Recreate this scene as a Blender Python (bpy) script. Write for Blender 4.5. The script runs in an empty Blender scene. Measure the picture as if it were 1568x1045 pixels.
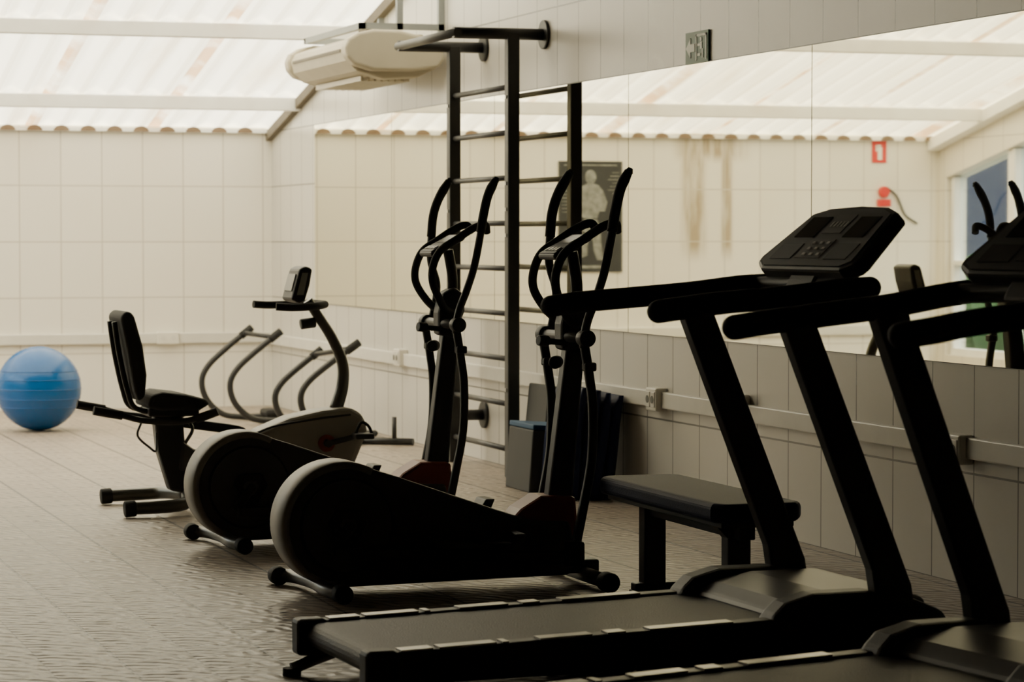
import bpy, bmesh, math, random
from mathutils import Vector, Matrix
random.seed(4)
scene = bpy.context.scene
COL = scene.collection

# ------------------------------------------------------------ materials
def nodes(m):
    m.use_nodes = True
    nt = m.node_tree
    for n in list(nt.nodes): nt.nodes.remove(n)
    out = nt.nodes.new('ShaderNodeOutputMaterial')
    return nt, out

def mk(name, col, rough=0.5, metal=0.0, var=0.12, scale=6.0, bump=0.0, spec=0.5):
    m = bpy.data.materials.new(name)
    nt, out = nodes(m)
    N = nt.nodes.new; L = nt.links.new
    b = N('ShaderNodeBsdfPrincipled')
    tc = N('ShaderNodeTexCoord'); nz = N('ShaderNodeTexNoise')
    nz.inputs['Scale'].default_value = scale; nz.inputs['Detail'].default_value = 4
    L(tc.outputs['Object'], nz.inputs['Vector'])
    mx = N('ShaderNodeMix'); mx.data_type = 'RGBA'
    mx.inputs[6].default_value = (*[c*(1-var) for c in col], 1)
    mx.inputs[7].default_value = (*[min(1, c*(1+var)) for c in col], 1)
    L(nz.outputs['Fac'], mx.inputs[0]); L(mx.outputs[2], b.inputs['Base Color'])
    b.inputs['Roughness'].default_value = rough
    b.inputs['Metallic'].default_value = metal
    b.inputs['Specular IOR Level'].default_value = spec
    if bump:
        bp = N('ShaderNodeBump'); bp.inputs['Strength'].default_value = bump
        bp.inputs['Distance'].default_value = 0.004
        n2 = N('ShaderNodeTexNoise'); n2.inputs['Scale'].default_value = 180
        L(tc.outputs['Object'], n2.inputs['Vector'])
        L(n2.outputs['Fac'], bp.inputs['Height']); L(bp.outputs[0], b.inputs['Normal'])
    L(b.outputs[0], out.inputs[0])
    return m

def mth(nt, op, a, b=None, c=None):
    n = nt.nodes.new('ShaderNodeMath'); n.operation = op
    for i, v in enumerate((a, b, c)):
        if v is None: continue
        if isinstance(v, (int, float)): n.inputs[i].default_value = v
        else: nt.links.new(v, n.inputs[i])
    return n.outputs[0]

def mixc(nt, fac, a, b):
    n = nt.nodes.new('ShaderNodeMix'); n.data_type = 'RGBA'
    for i, v in ((0, fac), (6, a), (7, b)):
        if isinstance(v, (int, float)): n.inputs[i].default_value = v
        elif isinstance(v, tuple): n.inputs[i].default_value = (*v, 1)
        else: nt.links.new(v, n.inputs[i])
    return n.outputs[2]

def grid(nt, axes, sizes, offs, gw):
    tc = nt.nodes.new('ShaderNodeTexCoord'); sp = nt.nodes.new('ShaderNodeSeparateXYZ')
    nt.links.new(tc.outputs['Object'], sp.inputs[0])
    ms, fl, fr = [], [], []
    for ax, s, o in zip(axes, sizes, offs):
        q = mth(nt, 'DIVIDE', mth(nt, 'SUBTRACT', sp.outputs[ax], o), s)
        f = mth(nt, 'FRACT', q)
        c = mth(nt, 'ABSOLUTE', mth(nt, 'SUBTRACT', f, 0.5))
        ms.append(mth(nt, 'GREATER_THAN', c, 0.5 - gw/s/2))
        fl.append(mth(nt, 'FLOOR', q)); fr.append(mth(nt, 'SUBTRACT', f, 0.5))
    return tc, sp, mth(nt, 'MAXIMUM', ms[0], ms[1]), fl, fr

def wall_tile(name, ax, size, off, base, grout, stain=False):
    m = bpy.data.materials.new(name); nt, out = nodes(m)
    N = nt.nodes.new; L = nt.links.new
    tc, sp, mask, fl, fr = grid(nt, (ax, 2), (size, 0.4535), (off, 0.0), 0.009)
    cb = N('ShaderNodeCombineXYZ'); L(fl[0], cb.inputs[0]); L(fl[1], cb.inputs[1])
    wn = N('ShaderNodeTexWhiteNoise'); L(cb.outputs[0], wn.inputs['Vector'])
    c = mixc(nt, wn.outputs['Value'], tuple(x*0.95 for x in base), base)
    nz = N('ShaderNodeTexNoise'); nz.inputs['Scale'].default_value = 1.3; nz.inputs['Detail'].default_value = 5
    L(tc.outputs['Object'], nz.inputs['Vector'])
    c = mixc(nt, mth(nt, 'MULTIPLY', nz.outputs['Fac'], 0.35), c, tuple(a*b for a, b in zip(base, (0.9, 0.86, 0.76))))
    if stain:
        def rng(o, a, b_):
            r = N('ShaderNodeMapRange'); r.interpolation_type = 'SMOOTHSTEP'
            r.inputs['From Min'].default_value = a; r.inputs['From Max'].default_value = b_
            L(o, r.inputs['Value']); return r.outputs[0]
        mp = N('ShaderNodeMapping'); mp.inputs['Scale'].default_value = (9, 1, 1.3)
        L(tc.outputs['Object'], mp.inputs[0])
        n3 = N('ShaderNodeTexNoise'); n3.inputs['Scale'].default_value = 1.3; n3.inputs['Detail'].default_value = 5
        L(mp.outputs[0], n3.inputs['Vector'])
        s = mth(nt, 'MULTIPLY', mth(nt, 'SUBTRACT', n3.outputs['Fac'], 0.28), 4.0); s.node.use_clamp = True
        def band(c0, hw):
            d = mth(nt, 'ABSOLUTE', mth(nt, 'SUBTRACT', sp.outputs[0], c0))
            return rng(d, hw, hw*0.35)
        drips = mth(nt, 'MAXIMUM', band(1.34, 0.15), band(1.03, 0.07))
        drips = mth(nt, 'MULTIPLY', drips, rng(sp.outputs[2], 1.15, 1.35))
        top = mth(nt, 'MULTIPLY', band(1.18, 0.42), rng(sp.outputs[2], 2.02, 2.14))
        s = mth(nt, 'MULTIPLY', s, mth(nt, 'MAXIMUM', drips, top)); s = mth(nt, 'MULTIPLY', s, 0.85)
        c = mixc(nt, s, c, (0.36, 0.27, 0.15))
    c = mixc(nt, mask, c, grout)
    b = N('ShaderNodeBsdfPrincipled'); L(c, b.inputs['Base Color'])
    b.inputs['Roughness'].default_value = 0.3
    bp = N('ShaderNodeBump'); bp.inputs['Strength'].default_value = 0.5; bp.inputs['Distance'].default_value = 0.003
    bp.invert = True
    L(mask, bp.inputs['Height']); L(bp.outputs[0], b.inputs['Normal'])
    L(b.outputs[0], out.inputs[0])
    return m

def floor_mat():
    m = bpy.data.materials.new('embossed_floor_tile'); nt, out = nodes(m)
    N = nt.nodes.new; L = nt.links.new
    tc, sp, mask, fl, fr = grid(nt, (0, 1), (0.5, 0.5), (0.05, 0.1), 0.014)
    cb = N('ShaderNodeCombineXYZ'); L(fl[0], cb.inputs[0]); L(fl[1], cb.inputs[1])
    wn = N('ShaderNodeTexWhiteNoise'); L(cb.outputs[0], wn.inputs['Vector'])
    c = mixc(nt, wn.outputs['Value'], (0.43, 0.365, 0.295), (0.52, 0.445, 0.36))
    nz = N('ShaderNodeTexNoise'); nz.inputs['Scale'].default_value = 5; nz.inputs['Detail'].default_value = 6
    L(tc.outputs['Object'], nz.inputs['Vector'])
    c = mixc(nt, nz.outputs['Fac'], c, (0.30, 0.24, 0.19))
    # embossed arcs in every quarter tile, slightly distorted
    tc2, sp2, m2, fl2, fr2 = grid(nt, (0, 1), (0.25, 0.25), (0.05, 0.1), 0.007)
    n2 = N('ShaderNodeTexNoise'); n2.inputs['Scale'].default_value = 9; L(tc.outputs['Object'], n2.inputs['Vector'])
    d = mth(nt, 'SQRT', mth(nt, 'ADD', mth(nt, 'POWER', mth(nt, 'ABSOLUTE', mth(nt, 'ADD', fr2[0], 0.5)), 2.0), mth(nt, 'POWER', mth(nt, 'ABSOLUTE', mth(nt, 'ADD', fr2[1], 0.5)), 2.0)))
    d = mth(nt, 'ADD', d, mth(nt, 'MULTIPLY', n2.outputs['Fac'], 0.2))
    r = mth(nt, 'SINE', mth(nt, 'MULTIPLY', d, 26.0))
    v = N('ShaderNodeTexVoronoi'); v.inputs['Scale'].default_value = 22; L(tc.outputs['Object'], v.inputs['Vector'])
    h = mth(nt, 'ADD', mth(nt, 'MULTIPLY', r, 0.5), v.outputs['Distance'])
    hm = mth(nt, 'SUBTRACT', h, mth(nt, 'MULTIPLY', mask, 2.0))
    c = mixc(nt, mth(nt, 'MULTIPLY', mth(nt, 'LESS_THAN', r, -0.3), 0.65), c, (0.12, 0.095, 0.075))
    c = mixc(nt, mth(nt, 'MULTIPLY', m2, 0.6), c, (0.10, 0.08, 0.065))
    c = mixc(nt, mask, c, (0.06, 0.048, 0.04))
    b = N('ShaderNodeBsdfPrincipled'); L(c, b.inputs['Base Color'])
    b.inputs['Roughness'].default_value = 0.4
    bp = N('ShaderNodeBump'); bp.inputs['Strength'].default_value = 0.75; bp.inputs['Distance'].default_value = 0.006
    L(hm, bp.inputs['Height']); L(bp.outputs[0], b.inputs['Normal'])
    L(b.outputs[0], out.inputs[0])
    return m

def roof_mat():
    m = bpy.data.materials.new('translucent_roof_sheet'); nt, out = nodes(m)
    N = nt.nodes.new; L = nt.links.new
    tc = N('ShaderNodeTexCoord')
    mp = N('ShaderNodeMapping'); mp.inputs['Scale'].default_value = (3.2, 0.35, 0.3)
    L(tc.outputs['Object'], mp.inputs[0])
    nz = N('ShaderNodeTexNoise'); nz.inputs['Scale'].default_value = 1.5; nz.inputs['Detail'].default_value = 6
    L(mp.outputs[0], nz.inputs['Vector'])
    s = mth(nt, 'MULTIPLY', mth(nt, 'SUBTRACT', nz.outputs['Fac'], 0.5), 4.0); s.node.use_clamp = True
    c = mixc(nt, mth(nt, 'MULTIPLY', s, 0.6), (0.82, 0.78, 0.63), (0.58, 0.47, 0.29))
    # orange seams roughly every metre
    sp = N('ShaderNodeSeparateXYZ'); L(tc.outputs['Object'], sp.inputs[0])
    f = mth(nt, 'FRACT', mth(nt, 'DIVIDE', mth(nt, 'ADD', sp.outputs[0], 0.35), 1.0))
    q = mth(nt, 'LESS_THAN', mth(nt, 'ABSOLUTE', mth(nt, 'SUBTRACT', f, 0.5)), 0.045)
    n2 = N('ShaderNodeTexNoise'); n2.inputs['Scale'].default_value = 2.5; n2.inputs['Detail'].default_value = 4
    L(tc.outputs['Object'], n2.inputs['Vector'])
    k = mth(nt, 'MULTIPLY', mth(nt, 'SUBTRACT', n2.outputs['Fac'], 0.34), 4.0); k.node.use_clamp = True
    c = mixc(nt, mth(nt, 'MULTIPLY', mth(nt, 'MULTIPLY', q, k), 0.85), c, (0.50, 0.30, 0.14))
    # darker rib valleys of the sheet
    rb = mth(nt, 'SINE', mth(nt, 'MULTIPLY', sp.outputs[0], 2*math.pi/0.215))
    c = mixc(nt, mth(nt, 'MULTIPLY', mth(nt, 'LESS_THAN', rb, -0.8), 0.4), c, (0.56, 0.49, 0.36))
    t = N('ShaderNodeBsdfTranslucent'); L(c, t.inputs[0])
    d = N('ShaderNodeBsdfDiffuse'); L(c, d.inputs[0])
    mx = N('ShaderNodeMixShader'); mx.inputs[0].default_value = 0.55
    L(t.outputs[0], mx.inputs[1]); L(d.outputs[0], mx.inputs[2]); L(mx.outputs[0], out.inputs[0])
    return m

def glass_mat():
    m = bpy.data.materials.new('window_glass'); nt, out = nodes(m)
    N = nt.nodes.new; L = nt.links.new
    t = N('ShaderNodeBsdfTransparent'); t.inputs[0].default_value = (0.9, 0.95, 0.97, 1)
    g = N('ShaderNodeBsdfGlossy'); g.inputs['Roughness'].default_value = 0.03
    mx = N('ShaderNodeMixShader'); mx.inputs[0].default_value = 0.05
    L(t.outputs[0], mx.inputs[1]); L(g.outputs[0], mx.inputs[2]); L(mx.outputs[0], out.inputs[0])
    return m

M = {}
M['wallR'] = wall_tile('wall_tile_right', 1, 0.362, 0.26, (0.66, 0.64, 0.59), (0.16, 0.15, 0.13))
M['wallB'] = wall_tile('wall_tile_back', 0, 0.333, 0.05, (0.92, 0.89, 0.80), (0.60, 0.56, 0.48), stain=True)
M['wallX'] = wall_tile('wall_tile_unseen_dark', 1, 0.362, 0.1, (0.30, 0.285, 0.26), (0.14, 0.13, 0.12))  # unseen walls, given a darker tile colour to dim the near end
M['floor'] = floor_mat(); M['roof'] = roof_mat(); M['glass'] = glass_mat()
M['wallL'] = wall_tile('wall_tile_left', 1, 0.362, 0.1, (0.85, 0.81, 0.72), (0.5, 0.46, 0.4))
M['ceil'] = mk('ceiling_board', (0.12, 0.115, 0.105), 0.9)
M['white'] = mk('white_painted_timber', (0.93, 0.91, 0.86), 0.55)
M['beam'] = mk('weathered_rafter', (0.16, 0.135, 0.10), 0.8, var=0.4)
M['stain'] = mk('eave_foam_filler', (0.20, 0.14, 0.09), 0.9, var=0.4)
M['plastic'] = mk('ivory_plastic', (0.78, 0.75, 0.66), 0.4)
M['trunk'] = mk('trunking_plastic', (0.72, 0.70, 0.63), 0.4)
M['mirror'] = mk('mirror_silvering', (0.79, 0.76, 0.61), 0.015, 1.0, var=0.01)
M['edge'] = mk('mirror_edge', (0.12, 0.12, 0.1), 0.4)
M['black'] = mk('black_powdercoat', (0.022, 0.022, 0.022), 0.45)
M['blackplastic'] = mk('black_plastic', (0.028, 0.027, 0.026), 0.5, bump=0.2)
M['rubber'] = mk('black_foam_rubber', (0.016, 0.016, 0.0155), 0.75, bump=0.5)
M['dgrey'] = mk('dark_grey_shroud', (0.065, 0.062, 0.058), 0.5)
M['rim'] = mk('side_lit_shroud_rim', (0.25, 0.24, 0.21), 0.45)  # light from the left put into the colour, paler than the housing
M['grey'] = mk('grey_shroud', (0.30, 0.285, 0.245), 0.45)
M['red'] = mk('dark_red_plastic', (0.26, 0.045, 0.022), 0.45)
M['silver'] = mk('brushed_metal', (0.55, 0.54, 0.5), 0.35, 0.7)
M['foot'] = mk('grey_foot_tube', (0.12, 0.12, 0.11), 0.35, 0.4)
M['strip'] = mk('aluminium_deck_strip', (0.60, 0.58, 0.53), 0.35, 0.4, var=0.35, scale=9)
M['belt'] = mk('treadmill_belt', (0.028, 0.027, 0.025), 0.5, bump=0.6, spec=0.3)
M['hood'] = mk('treadmill_hood', (0.13, 0.125, 0.118), 0.42)
M['screen'] = mk('lcd_screen', (0.01, 0.012, 0.012), 0.12, spec=0.25)
M['panel'] = mk('console_overlay', (0.15, 0.15, 0.147), 0.5, spec=0.3)
M['lcd'] = mk('lcd_grey_display', (0.38, 0.39, 0.35), 0.35)
M['button'] = mk('button_print', (0.75, 0.73, 0.68), 0.4)
M['blue'] = mk('blue_pvc', (0.0, 0.10, 0.34), 0.25, var=0.06)
M['navy'] = mk('navy_vinyl', (0.013, 0.02, 0.06), 0.6, bump=0.3, spec=0.15)
M['matblue'] = mk('blue_foam', (0.02, 0.08, 0.17), 0.7)
M['matgrey'] = mk('grey_foam', (0.075, 0.075, 0.072), 0.8)
M['signgreen'] = mk('exit_sign_green', (0.06, 0.17, 0.115), 0.5)
M['signwhite'] = mk('sign_white', (0.85, 0.9, 0.82), 0.5)
M['signred'] = mk('sign_red', (0.65, 0.03, 0.02), 0.4)
M['poster'] = mk('poster_paper', (0.035, 0.038, 0.04), 0.5)
M['figure'] = mk('poster_figure_print', (0.22, 0.23, 0.22), 0.6, var=0.95, scale=22)
M['ac'] = mk('ac_casing', (0.56, 0.51, 0.39), 0.45)
M['acdark'] = mk('ac_grille', (0.16, 0.14, 0.1), 0.6)
M['bracket'] = mk('galvanised_steel', (0.32, 0.34, 0.34), 0.5, 0.3)
M['outwall'] = mk('outdoor_blue_wall', (0.008, 0.014, 0.035), 0.95, spec=0.1)
M['hedge'] = mk('hedge_leaves', (0.008, 0.035, 0.01), 0.9, var=0.6, scale=20, spec=0.1)
M['ground'] = mk('outdoor_paving', (0.12, 0.12, 0.11), 0.9)

# ------------------------------------------------------------ builders
class G:
    """top level object: an Empty that parents its parts; parts are given in design coordinates"""
    def __init__(s, name, origin, offset=(0, 0, 0), rotz=0.0):
        s.e = bpy.data.objects.new(name, None); COL.objects.link(s.e)
        s.e.empty_display_size = 0.1
        s.o = Vector(origin)
        s.e.location = s.o + Vector(offset); s.e.rotation_euler = (0, 0, rotz)

def finish(name, bm, mat, g=None, bevel=0.0, smooth=False, seg=2):
    me = bpy.data.meshes.new(name)
    if g is not None: bmesh.ops.translate(bm, verts=bm.verts, vec=-g.o)
    bmesh.ops.recalc_face_normals(bm, faces=bm.faces)
    bm.to_mesh(me); bm.free()
    me.materials.append(M[mat])
    if smooth:
        for p in me.polygons: p.use_smooth = len(p.vertices) == 4 or smooth == 'all'
    ob = bpy.data.objects.new(name, me); COL.objects.link(ob)
    if g is not None: ob.parent = g.e
    if bevel:
        md = ob.modifiers.new('bevel', 'BEVEL'); md.width = bevel; md.segments = seg
        md.limit_method = 'ANGLE'; md.angle_limit = math.radians(35)
    return ob

def box(name, lo, hi, mat, g=None, bevel=0.0, R=None, piv=None):
    bm = bmesh.new(); bmesh.ops.create_cube(bm, size=1)
    c = [(a+b)/2 for a, b in zip(lo, hi)]; d = [b-a for a, b in zip(lo, hi)]
    for v in bm.verts: v.co = Vector((v.co[i]*d[i]+c[i] for i in range(3)))
    if R is not None: bmesh.ops.rotate(bm, verts=bm.verts, cent=Vector(piv or c), matrix=R)
    return finish(name, bm, mat, g, bevel)

def boxes(name, lst, mat, g=None, bevel=0.0):
    bm = bmesh.new()
    for lo, hi in lst:
        r = bmesh.ops.create_cube(bm, size=1)
        for v in r['verts']: v.co = Vector((v.co[i]*(hi[i]-lo[i])+(hi[i]+lo[i])/2 for i in range(3)))
    return finish(name, bm, mat, g, bevel)

def prism(name, poly, t0, t1, mat, g=None, axis='Y', bevel=0.0, seg=2):
    """poly in XZ (axis Y), YZ (axis X) or XY (axis Z)"""
    def P(p, t):
        if axis == 'Y': return (p[0], t, p[1])
        if axis == 'X': return (t, p[0], p[1])
        return (p[0], p[1], t)
    bm = bmesh.new()
    a = [bm.verts.new(P(p, t0)) for p in poly]; b = [bm.verts.new(P(p, t1)) for p in poly]
    n = len(poly)
    bm.faces.new(a); bm.faces.new(b[::-1])
    for i in range(n): bm.faces.new((a[i], b[i], b[(i+1) % n], a[(i+1) % n]))
    return finish(name, bm, mat, g, bevel, seg=seg)

def catmull(pts, k):
    if k <= 1 or len(pts) < 3: return [Vector(p) for p in pts]
    P = [Vector(p) for p in pts]; P = [P[0]*2-P[1]] + P + [P[-1]*2-P[-2]]
    out = []
    for i in range(1, len(P)-2):
        p0, p1, p2, p3 = P[i-1:i+3]
        for j in range(k):
            t = j/k
            out.append(0.5*((2*p1)+(p2-p0)*t+(2*p0-5*p1+4*p2-p3)*t*t+(3*p1-p0-3*p2+p3)*t**3))
    out.append(P[-2]); return out

def circ(r, n=14): return [(r*math.cos(2*math.pi*i/n), r*math.sin(2*math.pi*i/n)) for i in range(n)]
def rrect(w, h, r=0.008, n=3):
    o = []
    for cx, cy, a0 in ((w/2-r, h/2-r, 0), (-w/2+r, h/2-r, 90), (-w/2+r, -h/2+r, 180), (w/2-r, -h/2+r, 270)):
        for i in range(n+1):
            a = math.radians(a0+90*i/n); o.append((cx+r*math.cos(a), cy+r*math.sin(a)))
    return o

def sweep(name, pts, sec, mat, g=None, k=6, side=(0, 1, 0), sc=None, bm=None, closed_caps=True):
    own = bm is None
    if own: bm = bmesh.new()
    P = catmull(pts, k); n = len(P); s = Vector(side); rings = []
    if (P[-1]-P[0]).normalized().cross(s).length < 0.1: s = Vector((1, 0, 0)) if abs(s.x) < .5 else Vector((0, 0, 1))
    for i, p in enumerate(P):
        t = (P[min(i+1, n-1)]-P[max(i-1, 0)]).normalized()
        s = (s-t*s.dot(t))
        if s.length < 1e-4: s = t.orthogonal()
        s.normalize(); nn = t.cross(s)
        f = 1.0
        if sc: 
            q = i/(n-1)*(len(sc)-1); j = min(int(q), len(sc)-2); f = sc[j]*(1-(q-j))+sc[j+1]*(q-j)
        rings.append([bm.verts.new(p+(s*a+nn*b)*f) for a, b in sec])
    m = len(sec)
    for i in range(n-1):
        for j in range(m):
            bm.faces.new((rings[i][j], rings[i][(j+1) % m], rings[i+1][(j+1) % m], rings[i+1][j]))
    bm.faces.new(rings[0][::-1]); bm.faces.new(rings[-1])
    if own: return finish(name, bm, mat, g, smooth=True)

def tube(name, pts, r, mat, g=None, k=6, sc=None, side=(0, 1, 0), n=14): return sweep(name, pts, circ(r, n), mat, g, k, side, sc)

def cyl(name, a, b, r, mat, g=None, n=32, r2=None, bevel=0.0):
    bm = bmesh.new(); a = Vector(a); b = Vector(b); t = (b-a).normalized(); s = t.orthogonal().normalized(); q = t.cross(s)
    r2 = r if r2 is None else r2
    A = [bm.verts.new(a+(s*math.cos(x)+q*math.sin(x))*r) for x in [2*math.pi*i/n for i in range(n)]]
    B = [bm.verts.new(b+(s*math.cos(x)+q*math.sin(x))*r2) for x in [2*math.pi*i/n for i in range(n)]]
    bm.faces.new(A[::-1]); bm.faces.new(B)
    for i in range(n): bm.faces.new((A[i], A[(i+1) % n], B[(i+1) % n], B[i]))
    return finish(name, bm, mat, g, bevel, smooth=True)

def rot(ax, d): return Matrix.Rotation(math.radians(d), 3, ax)

def sphere(name, c, r, mat, g=None, squash=(1, 1, 1)):
    bm = bmesh.new(); bmesh.ops.create_uvsphere(bm, u_segments=48, v_segments=28, radius=1)
    for v in bm.verts: v.co = Vector((v.co[i]*r*squash[i]+c[i] for i in range(3)))
    return finish(name, bm, mat, g, smooth='all')

# ------------------------------------------------------------ room shell
XR, YB, XL, YF = 5.12, 21.93, -1.02, -1.5
SL = 0.215
def zr(y): return 2.267+SL*(YB-y)
YT = 15.6
fl = box('floor', (XL-0.2, YF-0.2, -0.1), (XR+0.2, YB+0.2, 0.0), 'floor')
box('wall_back', (XL-0.2, YB, 0), (XR+0.2, YB+0.2, 2.30), 'wallB')
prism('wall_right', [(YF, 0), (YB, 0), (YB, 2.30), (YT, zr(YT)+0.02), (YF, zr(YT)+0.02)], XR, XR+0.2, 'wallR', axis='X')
# left wall with a sloped-top glazed bay at the back
prism('wall_left', [(16.4, 3.0), (21.78, 1.93), (21.78, 0), (YB, 0), (YB, 2.30), (YT, zr(YT)+0.02), (YT, 0), (16.4, 0)], XL-0.2, XL, 'wallL', axis='X')
box('wall_left_front', (XL-0.2, YF, 0), (XL, YT, zr(YT)+0.02), 'wallX')
box('wall_left_sill', (XL-0.2, 16.4, 0), (XL, 21.78, 0.35), 'wallL')
box('wall_front', (XL-0.2, YF-0.2, 0), (XR+0.2, YF, zr(YT)), 'wallX')
box('ceiling', (XL-0.2, YF-0.2, zr(YT)), (XR+0.2, YT, zr(YT)+0.1), 'ceil')
# corrugated translucent roof
bm = bmesh.new(); nx = 340; rows = []
for y in (YB+0.25, 19.6, 17.3, YT):
    rows.append([bm.verts.new((XL-0.2+(XR-XL+0.4)*i/nx, y, zr(y)+0.045+0.022*math.sin(2*math.pi*(XL-0.2+(XR-XL+0.4)*i/nx)/0.215))) for i in range(nx+1)])
for a, b in zip(rows, rows[1:]):
    for i in range(nx): bm.faces.new((a[i], a[i+1], b[i+1], b[i]))
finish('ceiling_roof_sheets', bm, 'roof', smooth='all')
for i, y in enumerate((20.94, 19.0, 17.05)):
    box('trim_purlin_%d' % (i+1), (XL, y-0.04, zr(y)-0.085), (XR, y+0.04, zr(y)+0.02), 'white', bevel=0.006)
# rafters along both gables
for nm, x0, x1, mt in (('trim_rafter_right', XR-0.05, XR, 'beam'), ('trim_rafter_left', XL, XL+0.12, 'white')):
    dz = 0.075 if mt == 'beam' else 0.10
    prism(nm, [(YB, zr(YB)-dz), (YB, zr(YB)), (YT, zr(YT)), (YT, zr(YT)-dz)], x0, x1, mt, axis='X')
# eave closure with scalloped foam
box('trim_eave', (XL, YB-0.05, 2.255), (XR, YB, 2.285), 'white')
bm = bmesh.new()
x = XL+0.1
while x < XR-0.05:
    vs = [bm.verts.new((x+0.062*math.cos(a), YB-0.06, 2.255+0.045*math.sin(a))) for a in [math.pi*i/10 for i in range(11)]]
    w = [bm.verts.new((v.co.x, YB-0.02, v.co.z)) for v in vs]
    bm.faces.new(vs); bm.faces.new(w[::-1])
    for i in range(10): bm.faces.new((vs[i], w[i], w[i+1], vs[i+1]))
    x += 0.215
finish('trim_eave_foam', bm, 'stain')
# glazing on left wall
for i, (a, b) in enumerate(((20.72, 21.70), (19.35, 20.60), (17.95, 19.23), (16.5, 17.83))):
    g = G('window_%d' % (i+1), (XL-0.1, (a+b)/2, 0.35))
    zt = lambda y: 1.93+(21.78-y)*(3.0-1.93)/(21.78-16.4)
    prism('glass', [(a, 0.35), (b, 0.35), (b, zt(b)), (a, zt(a))], XL-0.105, XL-0.10, 'glass', g, axis='X')
    boxes('frame', [((XL-0.13, a-0.06, 0.35), (XL-0.04, a, zt(a))), ((XL-0.13, b, 0.35), (XL-0.04, b+0.06, zt(b+.06))),
                    ((XL-0.13, a, 0.35), (XL-0.04, b, 0.41)), ((XL-0.13, a, 1.15), (XL-0.04, b, 1.19))], 'white', g)
# trunking + sockets
def strip(name, lo, hi): return box(name, lo, hi, 'trunk', bevel=0.006)
strip('trim_trunking_right', (XR-0.035, YF, 0.515), (XR, YB-0.03, 0.60))
strip('trim_trunking_back', (XL, YB-0.035, 0.53), (XR, YB, 0.615))
def socket(y=None, x=None, z=0.56):
    if y is not None:
        g = G('wall_socket', (XR, y, z))
        box('box', (XR-0.065, y-0.075, z-0.06), (XR-0.0, y+0.075, z+0.06), 'plastic', g, 0.008)
        boxes('plates', [((XR-0.070, y-0.062, z-0.04), (XR-0.064, y-0.006, z+0.04)), ((XR-0.070, y+0.006, z-0.04), (XR-0.064, y+0.062, z+0.04))], 'trunk', g, 0.002)
        for s in (-0.034, 0.034): cyl('outlet', (XR-0.072, y+s, z), (XR-0.066, y+s, z), 0.02, 'edge', g, 20)
    else:
        g = G('wall_socket', (x, YB, z))
        box('box', (x-0.09, YB-0.06, z-0.05), (x+0.09, YB, z+0.05), 'plastic', g, 0.008)
        for s in (-0.04, 0.04): cyl('outlet', (x+s, YB-0.063, z), (x+s, YB-0.058, z), 0.02, 'trunk', g, 20)
socket(y=13.08); socket(y=12.0, z=0.585); socket(y=9.75, z=0.55); socket(y=17.93, z=0.57); socket(x=4.24, z=0.575)
# mirrors
edges = [20.43, 18.22, 15.88, 13.55, 11.21, 8.87, 6.5, 4.2]
for a, b in zip(edges, edges[1:]):
    g = G('wall_mirror', (XR, (a+b)/2, 1.58))
    box('backing', (XR-0.008, b+0.001, 0.888), (XR, a-0.001, 2.268), 'edge', g)
    box('glass', (XR-0.012, b+0.004, 0.892), (XR-0.008, a-0.004, 2.264), 'mirror', g)

# outdoors
box('exterior_building', (-6.2, 8, -0.1), (-5.8, 34, 3.4), 'outwall')
g = G('garden_hedge', (-4.8, 20, 0))
for i in range(18):
    sphere('bush_%d' % i, (-4.8+random.uniform(-.1, .1), 12+i*0.95, 0.5), 0.66, 'hedge', g, (0.7, 1, 1+random.uniform(0, .3)))
box('exterior_ground', (-9, 6, -0.14), (XL-0.2, 34, -0.05), 'ground')

# ------------------------------------------------------------ exercise ball
g = G('exercise_ball', (2.86, 19.65, 0))
sphere('ball', (2.86, 19.65, 0.305), 0.305, 'blue', g)
bm = bmesh.new()
for zz in (-0.13, -0.07, 0.0, 0.07, 0.13):
    rr = math.sqrt(0.305**2-zz*zz)
    pts = [(2.86+rr*math.cos(a), 19.65+rr*math.sin(a), 0.305+zz) for a in [2*math.pi*i/60 for i in range(61)]]
    sweep('r', pts, circ(0.0035, 6), 'blue', None, 1, side=(0, 0, 1), bm=bm)
finish('ridges', bm, 'blue', g, smooth=True)

# ------------------------------------------------------------ wall bars
g = G('wall_bars', (4.92, 15.5, 0))
A, B, XP = 16.11, 14.95, 4.916
for nm, y in (('post_1', A), ('post_2', B)):
    box(nm, (XP-0.036, y-0.036, 0.0), (XP+0.036, y+0.036, 2.58), 'black', g, 0.006)
    tube('arm', [(XR-0.01, y, 2.575), (4.56, y, 2.575)], 0.034, 'black', g, 1)
    cyl('wall_flange', (XR, y, 2.575), (XR-0.02, y, 2.575), 0.085, 'black', g, bevel=0.004)
    tube('lower_bracket', [(XR-0.01, y, 0.29), (XP, y, 0.29)], 0.034, 'black', g, 1)
    cyl('lower_flange', (XR, y, 0.29), (XR-0.02, y, 0.29), 0.085, 'black', g, bevel=0.004)
    boxes('bolts', [((XP-0.042, y-0.01, z), (XP-0.036, y+0.01, z+0.02)) for z in (0.5, 1.4, 1.55, 1.7, 2.2)], 'silver', g)
tube('pull_up_bar', [(4.575, B-0.05, 2.575), (4.575, A+0.06, 2.575)], 0.026, 'black', g, 1, side=(1, 0, 0))
for i in range(9):
    z = 2.272-0.264*i
    tube('rung_%d' % (i+1), [(XP, B, z), (XP, A, z)], 0.0165, 'black', g, 1, side=(1, 0, 0))

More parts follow.
